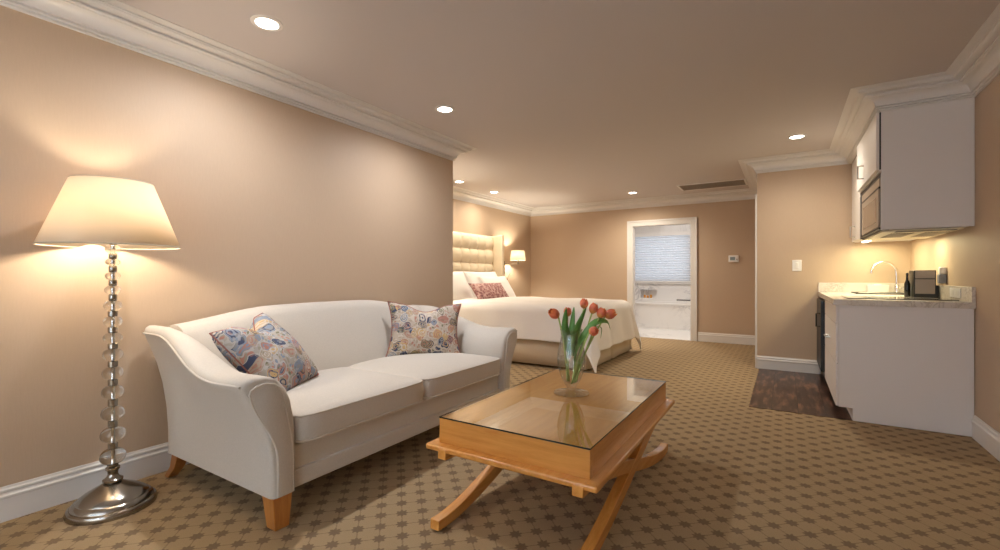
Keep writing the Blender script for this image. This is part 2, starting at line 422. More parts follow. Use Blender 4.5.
# narrow casing on the corner of the passage wall
struct(MB().box((XE-.022, YE+.004, 0), (XE, YE+.12, 2.10)).build('trim_2', M['trim'], bevel=.004))

# bathroom doorway
d1 = thing('door_1', 'white cased doorway opening into the marble bathroom', 'doorway', ((DX0+DX1)/2, YB, 0))
del d1['category']; del d1['label']; d1['kind'] = 'structure'
ox, oy = (DX0+DX1)/2, YB
def dbox(mb, a, b): mb.box((a[0]-ox, a[1]-oy, a[2]), (b[0]-ox, b[1]-oy, b[2]))
mb = MB()
for x0, x1, z0, z1 in ((DX0-.085, DX0+.012, 0, DZ+.085), (DX1-.012, DX1+.085, 0, DZ+.085), (DX0+.012, DX1-.012, DZ-.012, DZ+.085)):
    dbox(mb, (x0, YB-.02, z0), (x1, YB, z1))
for x0, x1, z0, z1 in ((DX0-.09, DX0-.06, 0, DZ+.09), (DX1+.06, DX1+.09, 0, DZ+.09), (DX0-.06, DX1+.06, DZ+.06, DZ+.09)):
    dbox(mb, (x0, YB-.03, z0), (x1, YB-.02, z1))
mb.build('casing', M['trim'], d1, bevel=.004)
mb = MB()
dbox(mb, (DX0, YB, 0), (DX0+.018, YB+T, DZ)); dbox(mb, (DX1-.018, YB, 0), (DX1, YB+T, DZ)); dbox(mb, (DX0+.018, YB, DZ-.018), (DX1-.018, YB+T, DZ))
mb.build('jamb', M['trim'], d1)

# bathroom beyond
BY = 10.5
struct(box('floor_bathroom', (-3.4, YB, -.1), (-.9, BY, .002), M['marble']))
struct(box('ceiling_bathroom', (-3.4, YB+T, 2.45), (-.9, BY, 2.5), M['trim']))
NX0, NX1, NZ0, NZ1 = -2.80, -2.44, .61, .80
BWX0, BWX1, BWZ0, BWZ1 = -2.98, -1.72, .97, 2.06
mb = MB()
mb.box((-3.4, BY, 0), (-.9, BY+.1, NZ0)).box((-3.4, BY, NZ0), (NX0, BY+.1, NZ1)).box((NX1, BY, NZ0), (-.9, BY+.1, NZ1)).box((-3.4, BY, NZ1), (-.9, BY+.1, BWZ0))
mb.box((-3.4, BY, BWZ0), (BWX0, BY+.1, BWZ1)).box((BWX1, BY, BWZ0), (-.9, BY+.1, BWZ1)).box((-3.4, BY, BWZ1), (-.9, BY+.1, 2.5)).box((NX0-.02, BY+.1, NZ0-.02), (NX1+.02, BY+.12, NZ1+.02))
struct(mb.build('wall_bathroom_window', M['marble']))
struct(box('wall_bathroom_left', (-3.5, YB+T, 0), (-3.4, BY, 2.5), M['marble']))
struct(box('wall_bathroom_right', (-.9, YB+T, 0), (-.8, BY, 2.5), M['marble']))
mb = MB()
for a, b in (((BWX0, BY+.02, BWZ0), (BWX0+.05, BY+.09, BWZ1)), ((BWX1-.05, BY+.02, BWZ0), (BWX1, BY+.09, BWZ1)), ((BWX0, BY+.02, BWZ0), (BWX1, BY+.09, BWZ0+.05)), ((BWX0, BY+.02, BWZ1-.05), (BWX1, BY+.09, BWZ1))): mb.box(a, b)
w1 = struct(mb.build('window_1', M['trim']))
box('pane', (BWX0+.03, BY+.05, BWZ0+.03), (BWX1-.03, BY+.055, BWZ1-.03), M['windowglass'], w1)
mb = MB()
mb.box((BWX0-.02, BY-.04, BWZ0-.03), (BWX1+.02, BY-.001, BWZ0)); mb.build('sill', M['trim'], w1)
bl = thing('cellular_blind', 'pale blue pleated blind lowered over the bathroom window', 'blind', ((BWX0+BWX1)/2, BY-.03, BWZ0))
hw = (BWX1-BWX0)/2
box('headrail', (-hw, -.04, BWZ1-BWZ0-.06), (hw, .03, BWZ1-BWZ0+.02), M['trim'], bl, bevel=.004)
secs = []; NPL = 19; z1 = BWZ1-BWZ0-.06; z0 = .03
pts = []
for k in range(NPL*2+1): pts.append((-.026 if k % 2 else .0, z0+(z1-z0)*k/(NPL*2)))
mb = MB(); mb.loft([[(x, y, z) for y, z in pts] for x in (-hw+.01, hw-.01)], closed=False, cap=False); mb.build('pleated_fabric', M['blind'], bl)
box('bottom_rail', (-hw+.005, -.018, .0), (hw-.005, .006, .03), M['trim'], bl, bevel=.003)
tub = thing('bathtub', 'built-in white bathtub with grey veined marble front panel', 'bathtub', (-2.1, 9.82, 0))
box('front_panel', (-1.28, 0, .002), (1.18, .04, .50), M['marble'], tub)
mb = MB()
mb.box((-1.28, -.02, .50), (1.18, .12, .54)).box((-1.28, .58, .50), (1.18, .675, .54)).box((-1.28, .12, .50), (-1.1, .58, .54)).box((1.0, .12, .50), (1.18, .58, .54))
mb.build('rim', M['trim'], tub, bevel=.008)
mb = MB(); mb.loft([[(-1.1, .12, .53), (1.0, .12, .53), (1.0, .58, .53), (-1.1, .58, .53)], [(-1.0, .18, .12), (.9, .18, .12), (.9, .52, .12), (-1.0, .52, .12)]], cap=False)
mb.add([(-1.0, .18, .12), (.9, .18, .12), (.9, .52, .12), (-1.0, .52, .12)], [(0, 1, 2, 3)]); mb.build('basin', M['trim'], tub)
fz = thing('tub_faucet', 'dark chrome spout standing on the bathtub rim', 'faucet', (-1.60, 9.89, .541))
MB().lathe([(.03, 0), (.03, .006), (.018, .01), (.018, .075)], 20).build('post', M['chrome'], fz, smooth=40)
box('spout', (-.30, -.02, .06), (.03, .02, .085), mat('dark_chrome', (.10, .10, .105), .12, 1), fz, bevel=.004)
box('lever', (-.01, -.03, .086), (.05, .03, .10), M['chrome'], fz, bevel=.003)
for i, (x, h, r, lb) in enumerate(((-2.72, .085, .024, 'amber toiletry bottle at the left end of the marble niche'), (-2.655, .07, .026, 'amber toiletry bottle standing second from the left in the niche'), (-2.58, .095, .024, 'tall amber toiletry bottle nearest the middle of the marble niche'))):
    b = thing('toiletry_bottle', lb, 'bottle', (x, BY+.05, NZ0), group='bottles in the bathroom niche')
    MB().lathe([(r*.9, 0), (r, .005), (r, h*.72), (r*.5, h*.8), (r*.45, h*.85)], 16).build('body', M['amber'], b, smooth=50)
    MB().lathe([(r*.55, h*.85), (r*.55, h), (r*.3, h)], 12).build('cap', M['outlet'], b, smooth=40)

# ------------------------------------------------------------------ sofa
def mk_sofa():
    so = thing('sofa', 'cream upholstered two-seat sofa with swooping flared arms against the tan wall', 'sofa', (-2.4, 2.14, 0))
    ox, oy = -2.4, 2.14
    Y0, Y1 = 1.13, 3.12                         # outer faces of the arms near the floor
    XB, XF = -2.965, -1.87
    ss = lambda a, b, x: (lambda t: t*t*(3-2*t))(max(0, min(1, (x-a)/(b-a))))
    def ht(x):                                   # arm top along the depth: high at the back, swooping to the front
        return .684 + .160*(1-ss(-2.80, -2.10, x)) + .008*ss(-2.1, -1.9, x)
    def lean(x, z): return .115*(1-max(0, min(1, (z-.30)/.55))**1.7)*max(0, min(1, (-2.25-x)/.7))
    prof = [(.0, .15), (-.002, .25), (-.012, .36), (-.032, .46), (-.064, .545), (-.098, .605), (-.125, .648), (-.134, .668), (-.132, .682),
            (-.118, .695), (-.085, .704), (-.04, .703), (.005, .690), (.042, .665), (.072, .625), (.094, .57), (.108, .50), (.114, .42), (.116, .30), (.116, .15)]
    def arm(side):
        secs = []
        n = 26
        for i in range(n+1):
            x = XB + (XF-XB)*i/n
            h = ht(x); shrink = 1.0
            e = 0
            if i == n: e = .018
            elif i == n-1: x = XF-.006; e = .008
            elif i == n-2: x = XF-.02; e = 0.0
            q = []
            for u, z in prof:
                zz = .15+(z-.15)*(h-.15)/(.703-.15)
                # inset at the front edge so the arm ends with a soft roll
                cu, cz = .02, .45
                uu = u - math.copysign(min(e, abs(u-cu)), u-cu); z2 = zz - (e if zz > .6 else 0)
                if uu < 0: uu *= 1-.45*(1-ss(-2.85, -2.2, x))
                y = Y0+uu if side < 0 else Y1-uu
                q.append((x-ox+lean(x, z2), y-oy, z2))
            secs.append(q)
        a = MB().loft(secs).build('arm', M['sofa'], so, smooth=50)
        # front panel, slightly proud, and piping along its outline and along the outer top edge
        sc = lambda u, z: (.030+(u-.030)*.66, .17+(z-.17)*.915)
        fp = [sc(u, .15+(z-.15)*(ht(XF)-.15)/(.703-.15)) for u, z in prof[:]]
        yy = lambda u: (Y0+u if side < 0 else Y1-u)-oy
        # narrow panel outline that follows the outer curve
        pl = []
        for k in range(14):
            z = .155+(.625-.155)*k/13
            f = ss(.3, .64, z); pl.append((.022-.124*f**1.25, z))
        top = [(-.096, .642), (-.072, .656), (-.03, .661), (.006, .652), (.03, .632)]
        inn = []
        for k in range(12):
            z = .60-(.60-.155)*k/11
            f = ss(.25, .63, z); inn.append((.095-.048*f**1.5, z))
        ol = pl+top+inn
        secs = [[(XF-ox-.004, yy(u), z) for u, z in ol], [(XF-ox+.006, yy(u), z) for u, z in ol], [(XF-ox+.012, yy(.02+(u-.02)*.86), .16+(z-.16)*0.959) for u, z in ol]]
        MB().loft(secs).build('front_panel', M['sofa'], a, smooth=40)
        MB().tube([(XF-ox+.006, yy(u), z) for u, z in ol], .0045, 8).build('piping', M['piping'], a, smooth=180)
        ep = []
        for i in range(n+1):
            x = XB+(XF-.01-XB)*i/n; h = ht(x); ep.append((x-ox, yy(-.134*(1-.45*(1-ss(-2.85, -2.2, x)))), .15+(.672-.15)*(h-.15)/(.703-.15)))
        MB().tube(ep, .0055, 8).build('piping', M['piping'], a, smooth=180)
        return a
    arm(-1); arm(1)
    # camel back
    YA, YZ = Y0+.04, Y1-.04
    def hb(y):
        t = (y-YA)/(YZ-YA)
        return .838 + .062*(ss(-.05, .30, t)-ss(.70, 1.05, t)) + .022*sin(pi*t)
    secs = []
    for i in range(33):
        y = YA+(YZ-YA)*i/32; h = hb(y)
        pr = [(-2.975, .15), (-2.978, .5), (-2.975, h-.06), (-2.968, h-.02), (-2.945, h-.004), (-2.90, h+.004), (-2.84, h), (-2.795, h-.018), (-2.77, h-.055), (-2.745, h-.16), (-2.70, .60), (-2.655, .46), (-2.64, .30), (-2.64, .15)]
        secs.append([(x-ox+lean(x, z), y-oy, z) for x, z in pr])
    MB().loft(secs).build('back', M['sofa'], so, smooth=50)
    # seat cushions
    ym = 2.12
    def cushion(ya, yb):
        x0, x1, z0, z1 = -2.66, XF+.012, .352, .478
        cx, cy = (x0+x1)/2, (ya+yb)/2; lx, ly = (x1-x0)/2, (yb-ya)/2
        def pt(u, v, top):
            x = cx+lx*u; y = cy+ly*v
            cr = .026*(1-u**4)*(1-v**4)
            return (x, y, (z1+cr) if top else z0)
        N = 14; mb = MB()
        ring = []
        def rim(k):
            k = k % (4*N); s_, t_ = divmod(k, N); a = -1+2*t_/N
            return [(a, -1), (1, a), (-a, 1), (-1, -a)][s_]
        r_ = .99
        def sq(u, v):   # slightly rounded corners
            p = 14; d = (abs(u)**p+abs(v)**p)**(1/p); return (u/d, v/d)
        levels = [(.965, z0, 0), (.992, z0+.006, 0), (1.0, z0+.02, 0), (1.012, (z0+z1)/2, 0), (1.0, z1-.016, 0), (.993, z1-.004, 0), (.975, z1+.003, 0)]
        secs = []
        for sc_, z, _ in levels:
            secs.append([(cx+lx*(1-(1-sc_)*ly/lx)*sq(*rim(k))[0]-ox, cy+ly*sc_*sq(*rim(k))[1]-oy, z) for k in range(4*N)])
        for sc_ in (.9, .75, .5, .25, .02):
            secs.append([(cx+lx*sc_*.975*sq(*rim(k))[0]-ox, cy+ly*sc_*.975*sq(*rim(k))[1]-oy, z1+.003+.03*(1-(sc_*sq(*rim(k))[0])**4)*(1-(sc_*sq(*rim(k))[1])**4)) for k in range(4*N)])
        c = mb.loft(secs).build('seat_cushion', M['sofa'], so, smooth=180)
        for z, sc_ in ((z1-.004, .996), (z0+.006, .996)):
            lp = [(cx+lx*sc_*sq(*rim(k))[0]-ox, cy+ly*sc_*sq(*rim(k))[1]-oy, z) for k in range(4*N+1)]
            MB().tube(lp, (.006), 8, cap=False).build('piping', M['piping'], c, smooth=180)
    cushion(Y0+.119, ym-.002); cushion(ym+.002, Y1-.119)
    mb = MB().box((-2.9-ox, Y0+.10-oy, .165), (XF-.035-ox, Y1-.10-oy, .345)); mb.build('seat_deck', M['sofa'], so, bevel=.012)
    mb = MB().box((XF-.05-ox, Y0+.10-oy, .152), (XF-.018-ox, Y1-.10-oy, .232)); mb.build('front_rail', M['sofa'], so, bevel=.008)
    # legs: front square tapers, rear sabre legs
    for y in (Y0+.055, Y1-.055):
        x = XF-.055
        def sq(cx, cy, h, z): return [(cx-h-ox, cy-h-oy, z), (cx+h-ox, cy-h-oy, z), (cx+h-ox, cy+h-oy, z), (cx-h-ox, cy+h-oy, z)]
        MB().loft([sq(x+.008, y, .033, .0), sq(x, y, .046, .16)]).build('leg', M['maplez'], so, bevel=.003)
        MB().loft([sq(-2.91, y-(.02 if y < 2 else -.02), .024, 0), sq(-2.865, y-(.006 if y < 2 else -.006), .027, .06), sq(-2.815, y, .036, .16)]).build('leg', M['maplez'], so, bevel=.003)
    return so
mk_sofa()

def pillow_mesh(w, h, t, k=.07, chop=0, nz=0, seed=1, fold=None, n=26, sharp=.45):
    rnd = random.Random(seed); ph = [rnd.uniform(0, 6) for _ in range(6)]
    def outline(u, v):
        x = w/2*u*(1-k*(1-v*v)); y = h/2*v*(1-k*(1-u*u))
        if chop and v > -.2: y -= chop*max(0, 1-(u/.62)**2)**2*((v+.2)/1.2)**2
        return x, y
    def pt(u, v, s):
        x, y = outline(u, v)
        z = t/2*max(0, (1-u**2)*(1-v**2))**sharp
        z *= 1+nz*(sin(3*u+ph[0]+2*v)*.5+sin(5*v+ph[1]-2*u)*.5)
        if chop: z *= 1-.35*max(0, 1-(u/.35)**2)*max(0, v)
        p = [x, y, s*z]
        if fold: p = fold(u, v, p)
        return tuple(p)
    mb = MB()
    for s in (1, -1): mb.grid(lambda a, b: pt(2*a-1, 2*b-1, s), n, n)
    rim = []
    for k_ in range(4*n+1):
        s_, q = divmod(k_ % (4*n), n); a = -1+2*q/n
        u, v = [(a, -1), (1, a), (-a, 1), (-1, -a)][s_]; rim.append(pt(u, v, 0))
    return mb, rim
def pillow(name, label, cat, m, pm, loc, w, h, t, face, tilt, roll=0, group=None, pipr=.004, **kw):
    """face: heading (deg from +X towards +Y) its front looks at; tilt: deg leaning back; roll: about its own normal"""
    mb, rim = pillow_mesh(w, h, t, **kw)
    o = mb.build(name, m, None, smooth=180)
    f = math.radians(face); tl = math.radians(tilt)
    nrm = Vector((cos(f)*cos(tl), sin(f)*cos(tl), sin(tl))); side = Vector((-sin(f), cos(f), 0)); up = nrm.cross(side)
    R = Matrix((side, up, nrm)).transposed() @ Matrix.Rotation(math.radians(roll), 3, 'Z')
    o.matrix_world = Matrix.Translation(loc) @ R.to_4x4()
    if pm: MB().tube(rim, pipr, 6, cap=False).build('piping', pm, o, smooth=180)
    bm_ = o.data
    import bmesh
    b = bmesh.new(); b.from_mesh(bm_); bmesh.ops.remove_doubles(b, verts=b.verts, dist=1e-5); bmesh.ops.recalc_face_normals(b, faces=b.faces); b.to_mesh(bm_); b.free()
    return tag(o, label, cat, group)
pillow('throw_pillow', 'blue paisley throw pillow slumped against the near sofa arm', 'pillow', M['paisley'], M['rosepip'], (-2.44, 1.455, .672), .43, .50, .23, 18, 40, 12, 'paisley pillows on the sofa', k=.06, chop=.10, nz=.12, seed=3, sharp=.38)
pillow('throw_pillow', 'grey and rose paisley throw pillow standing in the far corner of the sofa', 'pillow', M['paisley_warm'], M['rosepip'], (-2.45, 2.76, .682), .60, .46, .15, -42, 20, -3, 'paisley pillows on the sofa', k=.14, chop=.05, nz=.1, seed=5)

# ------------------------------------------------------------------ floor lamp
def floor_lamp():
    L = thing('floor_lamp', 'tall floor lamp with stacked clear glass balls and cream drum shade by the wall', 'lamp', (-2.76, .86, 0))
    pr = [(0, 0), (.172, 0), (.174, .012), (.168, .026), (.158, .030), (.157, .036), (.148, .048), (.138, .053), (.136, .058), (.11, .078), (.075, .098), (.05, .112), (.036, .120), (0, .120)]
    MB().lathe(pr, 56, cap=False).build('base', M['nickel'], L, smooth=35)
    MB().lathe([(.030, .118), (.040, .128), (.040, .136), (.026, .146), (.020, .160), (.022, .176), (.028, .182), (.028, .192), (.022, .198), (.022, .222)], 28).build('neck', M['nickel'], L, smooth=40)
    MB().lathe([(.0065, .20), (.0065, 1.36)], 14).build('pole', M['chrome'], L, smooth=60)
    zs = [1.249, 1.185, 1.118, 1.05, .974, .897, .817, .736, .647, .555, .453, .349, .244]
    rs = [.031, .029, .030, .032, .036, .037, .038, .040, .042, .044, .046, .049, .051]
    hs = [.022, .017, .019, .021, .024, .026, .026, .029, .030, .033, .034, .036, .037]
    for i, (z, r, h) in enumerate(zip(zs, rs, hs)):
        pr = [(.0075, -h*.98)]
        for k in range(1, 16):
            a = -pi/2+pi*k/16; pr.append((.0075+(r-.0075)*cos(a)**.8, h*sin(a)))
        pr.append((.0075, h*.98))
        MB().lathe(pr, 40, (0, 0, z), cap=False).build('glass_ball', M['crystal'], L, smooth=180)
        zt = (zs[i-1]-hs[i-1]) if i else z+h+.03
        zb = z+h
        if i:
            rr = .0165 if i < 5 else .0195
            MB().lathe([(.008, zb), (rr*.85, zb), (rr, zb+.003), (rr, zt-.003), (rr*.85, zt), (.008, zt)], 24, cap=False).build('spacer', M['nickel'], L, smooth=40)
    MB().lathe([(.016, 1.27), (.016, 1.30), (.02, 1.305), (.02, 1.34), (.012, 1.345)], 18).build('socket', M['nickel'], L, smooth=40)
    pr = [(.268, 1.262), (.157, 1.572)]
    sh = MB().lathe(pr, 64, cap=False).build('lamp_shade', M['lampshade'], L, smooth=60, solid=.003)
    trim = mat('shade_edge', lin((196, 186, 168)), .8)
    for r, z in ((.268, 1.262), (.157, 1.572)):
        MB().tube([(r*cos(2*pi*k/64), r*sin(2*pi*k/64), z) for k in range(65)], .0032, 6, cap=False).build('edge_binding', trim, sh, smooth=180)
    mb = MB()
    for k in range(3):
        a = 2*pi*k/3+.4; mb.tube([(0, 0, 1.568), (.155*cos(a), .155*sin(a), 1.568)], .002, 6)
    for sg in (-1, 1): mb.tube([(.0, 0, 1.36), (sg*.05, 0, 1.40), (sg*.055, 0, 1.48), (sg*.03, 0, 1.55), (0, 0, 1.568)], .002, 6)
    mb.build('harp', M['nickel'], L, smooth=180)
    MB().lathe([(0, 1.566), (.01, 1.568), (.018, 1.580), (.018, 1.586), (.008, 1.590), (.011, 1.597), (0, 1.602)], 18, cap=False).build('finial', M['nickel'], L, smooth=50)
    MB().lathe([(.012, 1.345), (.016, 1.355), (.028, 1.39), (.03, 1.41), (.022, 1.435), (0, 1.445)], 18).build('bulb', M['bulb'], L, smooth=180)
floor_lamp()

# ------------------------------------------------------------------ coffee table
def coffee_table():
    cx, cy = -.985, 2.26
    t = thing('coffee_table', 'honey maple coffee table with glass top and curved crossed legs', 'table', (cx, cy, 0))
    hx, hy = .365, .64
    z0, z1 = .352, .463
    w = .03
    for q in (-hy, hy-w): box('case_end', (-hx, q, z0), (hx, q+w, z1), M['maple'], t, bevel=.002)
    for q in (-hx, hx-w): box('case_side', (q, -hy+w, z0), (q+w, hy-w, z1), M['mapley'], t, bevel=.002)
    MB().box((-hx+w, -hy+w, z1-.02), (hx-w, hy-w, z1)).build('top_panel', M['mapley'], t)
    e = .045
    MB().box((-hx-e, -hy-e, z0-.026), (hx+e, hy+e, z0)).build('moulded_plate', M['mapley'], t, bevel=.008)
    # glass: clear sheet with a dark edge
    g = MB().box((-hx-.001, -hy-.001, z1+.0005), (hx+.001, hy+.001, z1+.0075)).build('glass_top', [M['tableglass'], M['glassedge']], t)
    for p in g.data.polygons:
        if abs(p.normal.z) < .5: p.material_index = 1
    # curule legs
    def leg(x, sgn):
        N = 26; secs = []
        ya, yb = sgn*-.74, sgn*.69
        pts = []
        for i in range(N+1):
            s_ = i/N
            z = .02+(z0-.050)*(s_*.2+.8*(s_*s_*(3-2*s_)))
            y = ya+(yb-ya)*s_
            if s_ < .12: z += .012*((.12-s_)/.12)**2 
            pts.append((y, z))
        for i, (y, z) in enumerate(pts):
            y0_, z0_ = pts[max(0, i-1)]; y1_, z1_ = pts[min(N, i+1)]
            d = Vector((y1_-y0_, z1_-z0_)).normalized(); nn = Vector((-d.y, d.x))
            if nn.y < 0: nn = -nn
            h = .022+.009*sin(pi*i/N)
            b = .024 if sgn > 0 else .0228
            lo = max(0.001, z-nn.y*h); 
            secs.append([(x-b, y-nn.x*h, lo), (x+b, y-nn.x*h, lo), (x+b, y+nn.x*h, z+nn.y*h), (x-b, y+nn.x*h, z+nn.y*h)])
        MB().loft(secs).build('leg', M['mapley'], t, smooth=40, bevel=.004)
    for x in (-.31, .335):
        leg(x, 1); leg(x, -1)
    return t
coffee_table()

# ------------------------------------------------------------------ vase and tulips
VX, VY, VZ = -1.0, 2.33, .4712
def vase():
    v = thing('glass_vase', 'clear footed glass vase of water holding tulips on the coffee table', 'vase', (VX, VY, VZ))
    out = [(.0, .0), (.088, .0), (.089, .004), (.060, .010), (.028, .017), (.022, .026), (.023, .036), (.034, .052), (.048, .080), (.060, .115), (.068, .150), (.0705, .185), (.069, .215), (.063, .250), (.056, .285), (.052, .315), (.053, .340), (.056, .352)]
    inn = [(r-.003, z) for r, z in reversed(out[8:])]+[(.036, .066), (.02, .056), (0, .052)]
    out = [(r*1.1, z) for r, z in out]; inn = [(r*1.1, z) for r, z in inn]
    MB().lathe(out+inn, 48, cap=False).build('vessel', vaseglass('vase_glass'), v, smooth=60)
    MB().lathe([(r*1.1-.0004, z) if r else (r, z) for r, z in [(0, .056), (.02, .060), (.034, .070), (.044, .085), (.0555, .117), (.0635, .152), (.066, .185), (.0655, .20), (0, .20)]], 40, cap=False).build('water', M['water'], v, smooth=60)
vase()
def bez(p0, p1, p2, n=14):
    p0, p1, p2 = map(Vector, (p0, p1, p2)); return [p0*(1-t)**2+p1*2*t*(1-t)+p2*t*t for t in [i/n for i in range(n+1)]]
def bloom_mesh(R, H, seed, open_=.0):
    mb = MB(); rnd = random.Random(seed)
    def rprof(t): return R*(.12+.88*sin(pi*min(1, t*.62+.0)**.75*1.0))*(1-.0*t) if False else R*max(.06, (sin(pi*(t*.80+.04))**.62))*(1-.18*t)+R*open_*t*t
    for layer, (off, sc, hs) in enumerate(((0, .93, 1.0), (pi/3, 1.03, .97))):
        for k in range(3):
            a0 = off+2*pi*k/3+rnd.uniform(-.12, .12); hh = H*hs*rnd.uniform(.94, 1.03)
            def fn(u, v):
                t = u; half = 1.12*(sin(pi*min(.999, t*.86+.12))**.55) if t < .995 else .06
                s = (v-.5)*2
                a = a0+s*half
                r = rprof(t)*sc*(1+.06*(1-s*s))
                return (r*cos(a), r*sin(a), hh*t-.05*H*s*s*t)
            mb.grid(fn, 12, 8)
    return mb
def leaf_mesh(pts, w, side, fold=.25):
    mb = MB(); n = len(pts)-1; side = Vector(side).normalized()
    def fn(u, v):
        i = min(n-1, int(u*n)); f = u*n-i; p = pts[i]*(1-f)+pts[i+1]*f
        t = (pts[i+1]-pts[i]).normalized(); sd = (side-t*side.dot(t)).normalized(); nn = t.cross(sd)
        ww = w*(sin(pi*(u*.9+.1))**.7)*(1-.25*u) if u < .999 else .0005
        s = (v-.5)*2
        return tuple(p+sd*ww*s+nn*(abs(s)*ww*fold))
    mb.grid(fn, 22, 6); return mb
RT = Vector((cos(YAW), sin(YAW), 0)); BK = Vector((-sin(YAW), cos(YAW), 0))
UPV = Vector((0, 0, 1))
def at(r, b, z): return Vector((VX, VY, VZ))+RT*r+BK*b+UPV*z
# (bloom base offset to the right, depth, height; direction; size; curve bulge; label; leaves)
def tulip(base, top, dirv, R, H, bend, label, seed, leaves=()):
    o = thing('tulip', label, 'tulip', tuple(base), group='orange tulips in the vase')
    base_v = Vector(base); top_v = Vector(top)
    d = Vector(dirv).normalized()
    mid = (base_v*.45+top_v*.55)+Vector(bend)
    pts = bez(base_v, mid, top_v, 18)
    pts = [p-base_v for p in pts]
    MB().tube(pts, [.0054-.0010*i/18 for i in range(19)], 8).build('stem', M['stem'], o, smooth=180)
    b = bloom_mesh(R*1.18, H*1.14, seed).build('bloom', M['petal'], o, smooth=180, solid=.0012)
    b.location = top_v-base_v; b.rotation_mode = 'QUATERNION'; b.rotation_quaternion = d.to_track_quat('Z', 'Y')
    for lp, w, side, fold in leaves:
        q = [Vector(x)-base_v for x in lp]
        dense = []
        for i in range(len(q)-1):
            p0 = q[max(0, i-1)]; p1 = q[i]; p2 = q[i+1]; p3 = q[min(len(q)-1, i+2)]
            for k in range(8):
                t = k/8; dense.append(.5*((2*p1)+(p2-p0)*t+(2*p0-5*p1+4*p2-p3)*t*t+(3*p1-p0-3*p2+p3)*t**3))
        dense.append(q[-1])
        leaf_mesh(dense, w*1.75, side, fold).build('leaf', M['leaf'], o, smooth=180, solid=.001)
PX = .00553
def px(x, y, b=0.0): return at((x-570)*PX, b, (393-y)*PX)   # local metres around the vase axis
tulip(px(566, 381, -.004), px(557, 317), RT*-.75+UPV*.55+BK*-.3, .0235, .058, RT*.018+UPV*.0, 'orange tulip leaning out furthest left from the vase', 11,
      [((px(568, 352), px(566, 340), px(564, 325), px(565, 308)), .016, RT+BK*.4, .3)])
tulip(px(568, 382, .012), px(567, 317, .03), RT*.05+UPV+BK*.3, .019, .046, RT*-.01, 'small rose tulip mostly hidden behind the left leaves', 12)
tulip(px(572, 382, .015), px(583.5, 309, .03), RT*.06+UPV, .020, .050, RT*-.01, 'topmost orange tulip standing upright at the crown of the bunch', 13,
      [((px(572, 356), px(573, 342), px(577, 328), px(585, 308)), .020, RT*.75+BK*.5, .28)])
tulip(px(573, 383, .0), px(590.5, 313.5, .0), RT*.35+UPV, .021, .052, RT*-.012, 'orange tulip just right of the topmost bloom, tilted right', 14,
      [((px(573, 362, -.01), px(575, 350, -.02), px(581, 337, -.03), px(593, 323, -.02), px(605, 322, .0), px(609, 330, .0)), .017, UPV*.6+BK*.8, .25)])
tulip(px(574, 382, -.008), px(597.5, 317.5, -.01), RT*.45+UPV*.9, .023, .052, RT*-.012, 'orange tulip second from the right end of the bunch', 15,
      [((px(575, 362), px(584, 340, .02), px(595, 329, .03), px(601, 329, .03), px(600, 339, .02)), .009, BK, .2)])
tulip(px(570, 384, .0), px(604.5, 317, .02), RT*.95+UPV*.42, .0235, .060, RT*-.02, 'rightmost orange tulip pointing far out to the right', 16,
      [((px(570, 356, .01), px(569, 342, .02), px(571, 326, .02), px(573, 307, .01)), .013, RT*.8+BK*-.5, .3)])
tulip(px(571, 381, -.015), px(585.5, 330.5, -.075), RT*.75+UPV*.25+BK*-.62, .0215, .044, UPV*.02+RT*-.01, 'low bright orange tulip drooping in front of the leaves', 17)

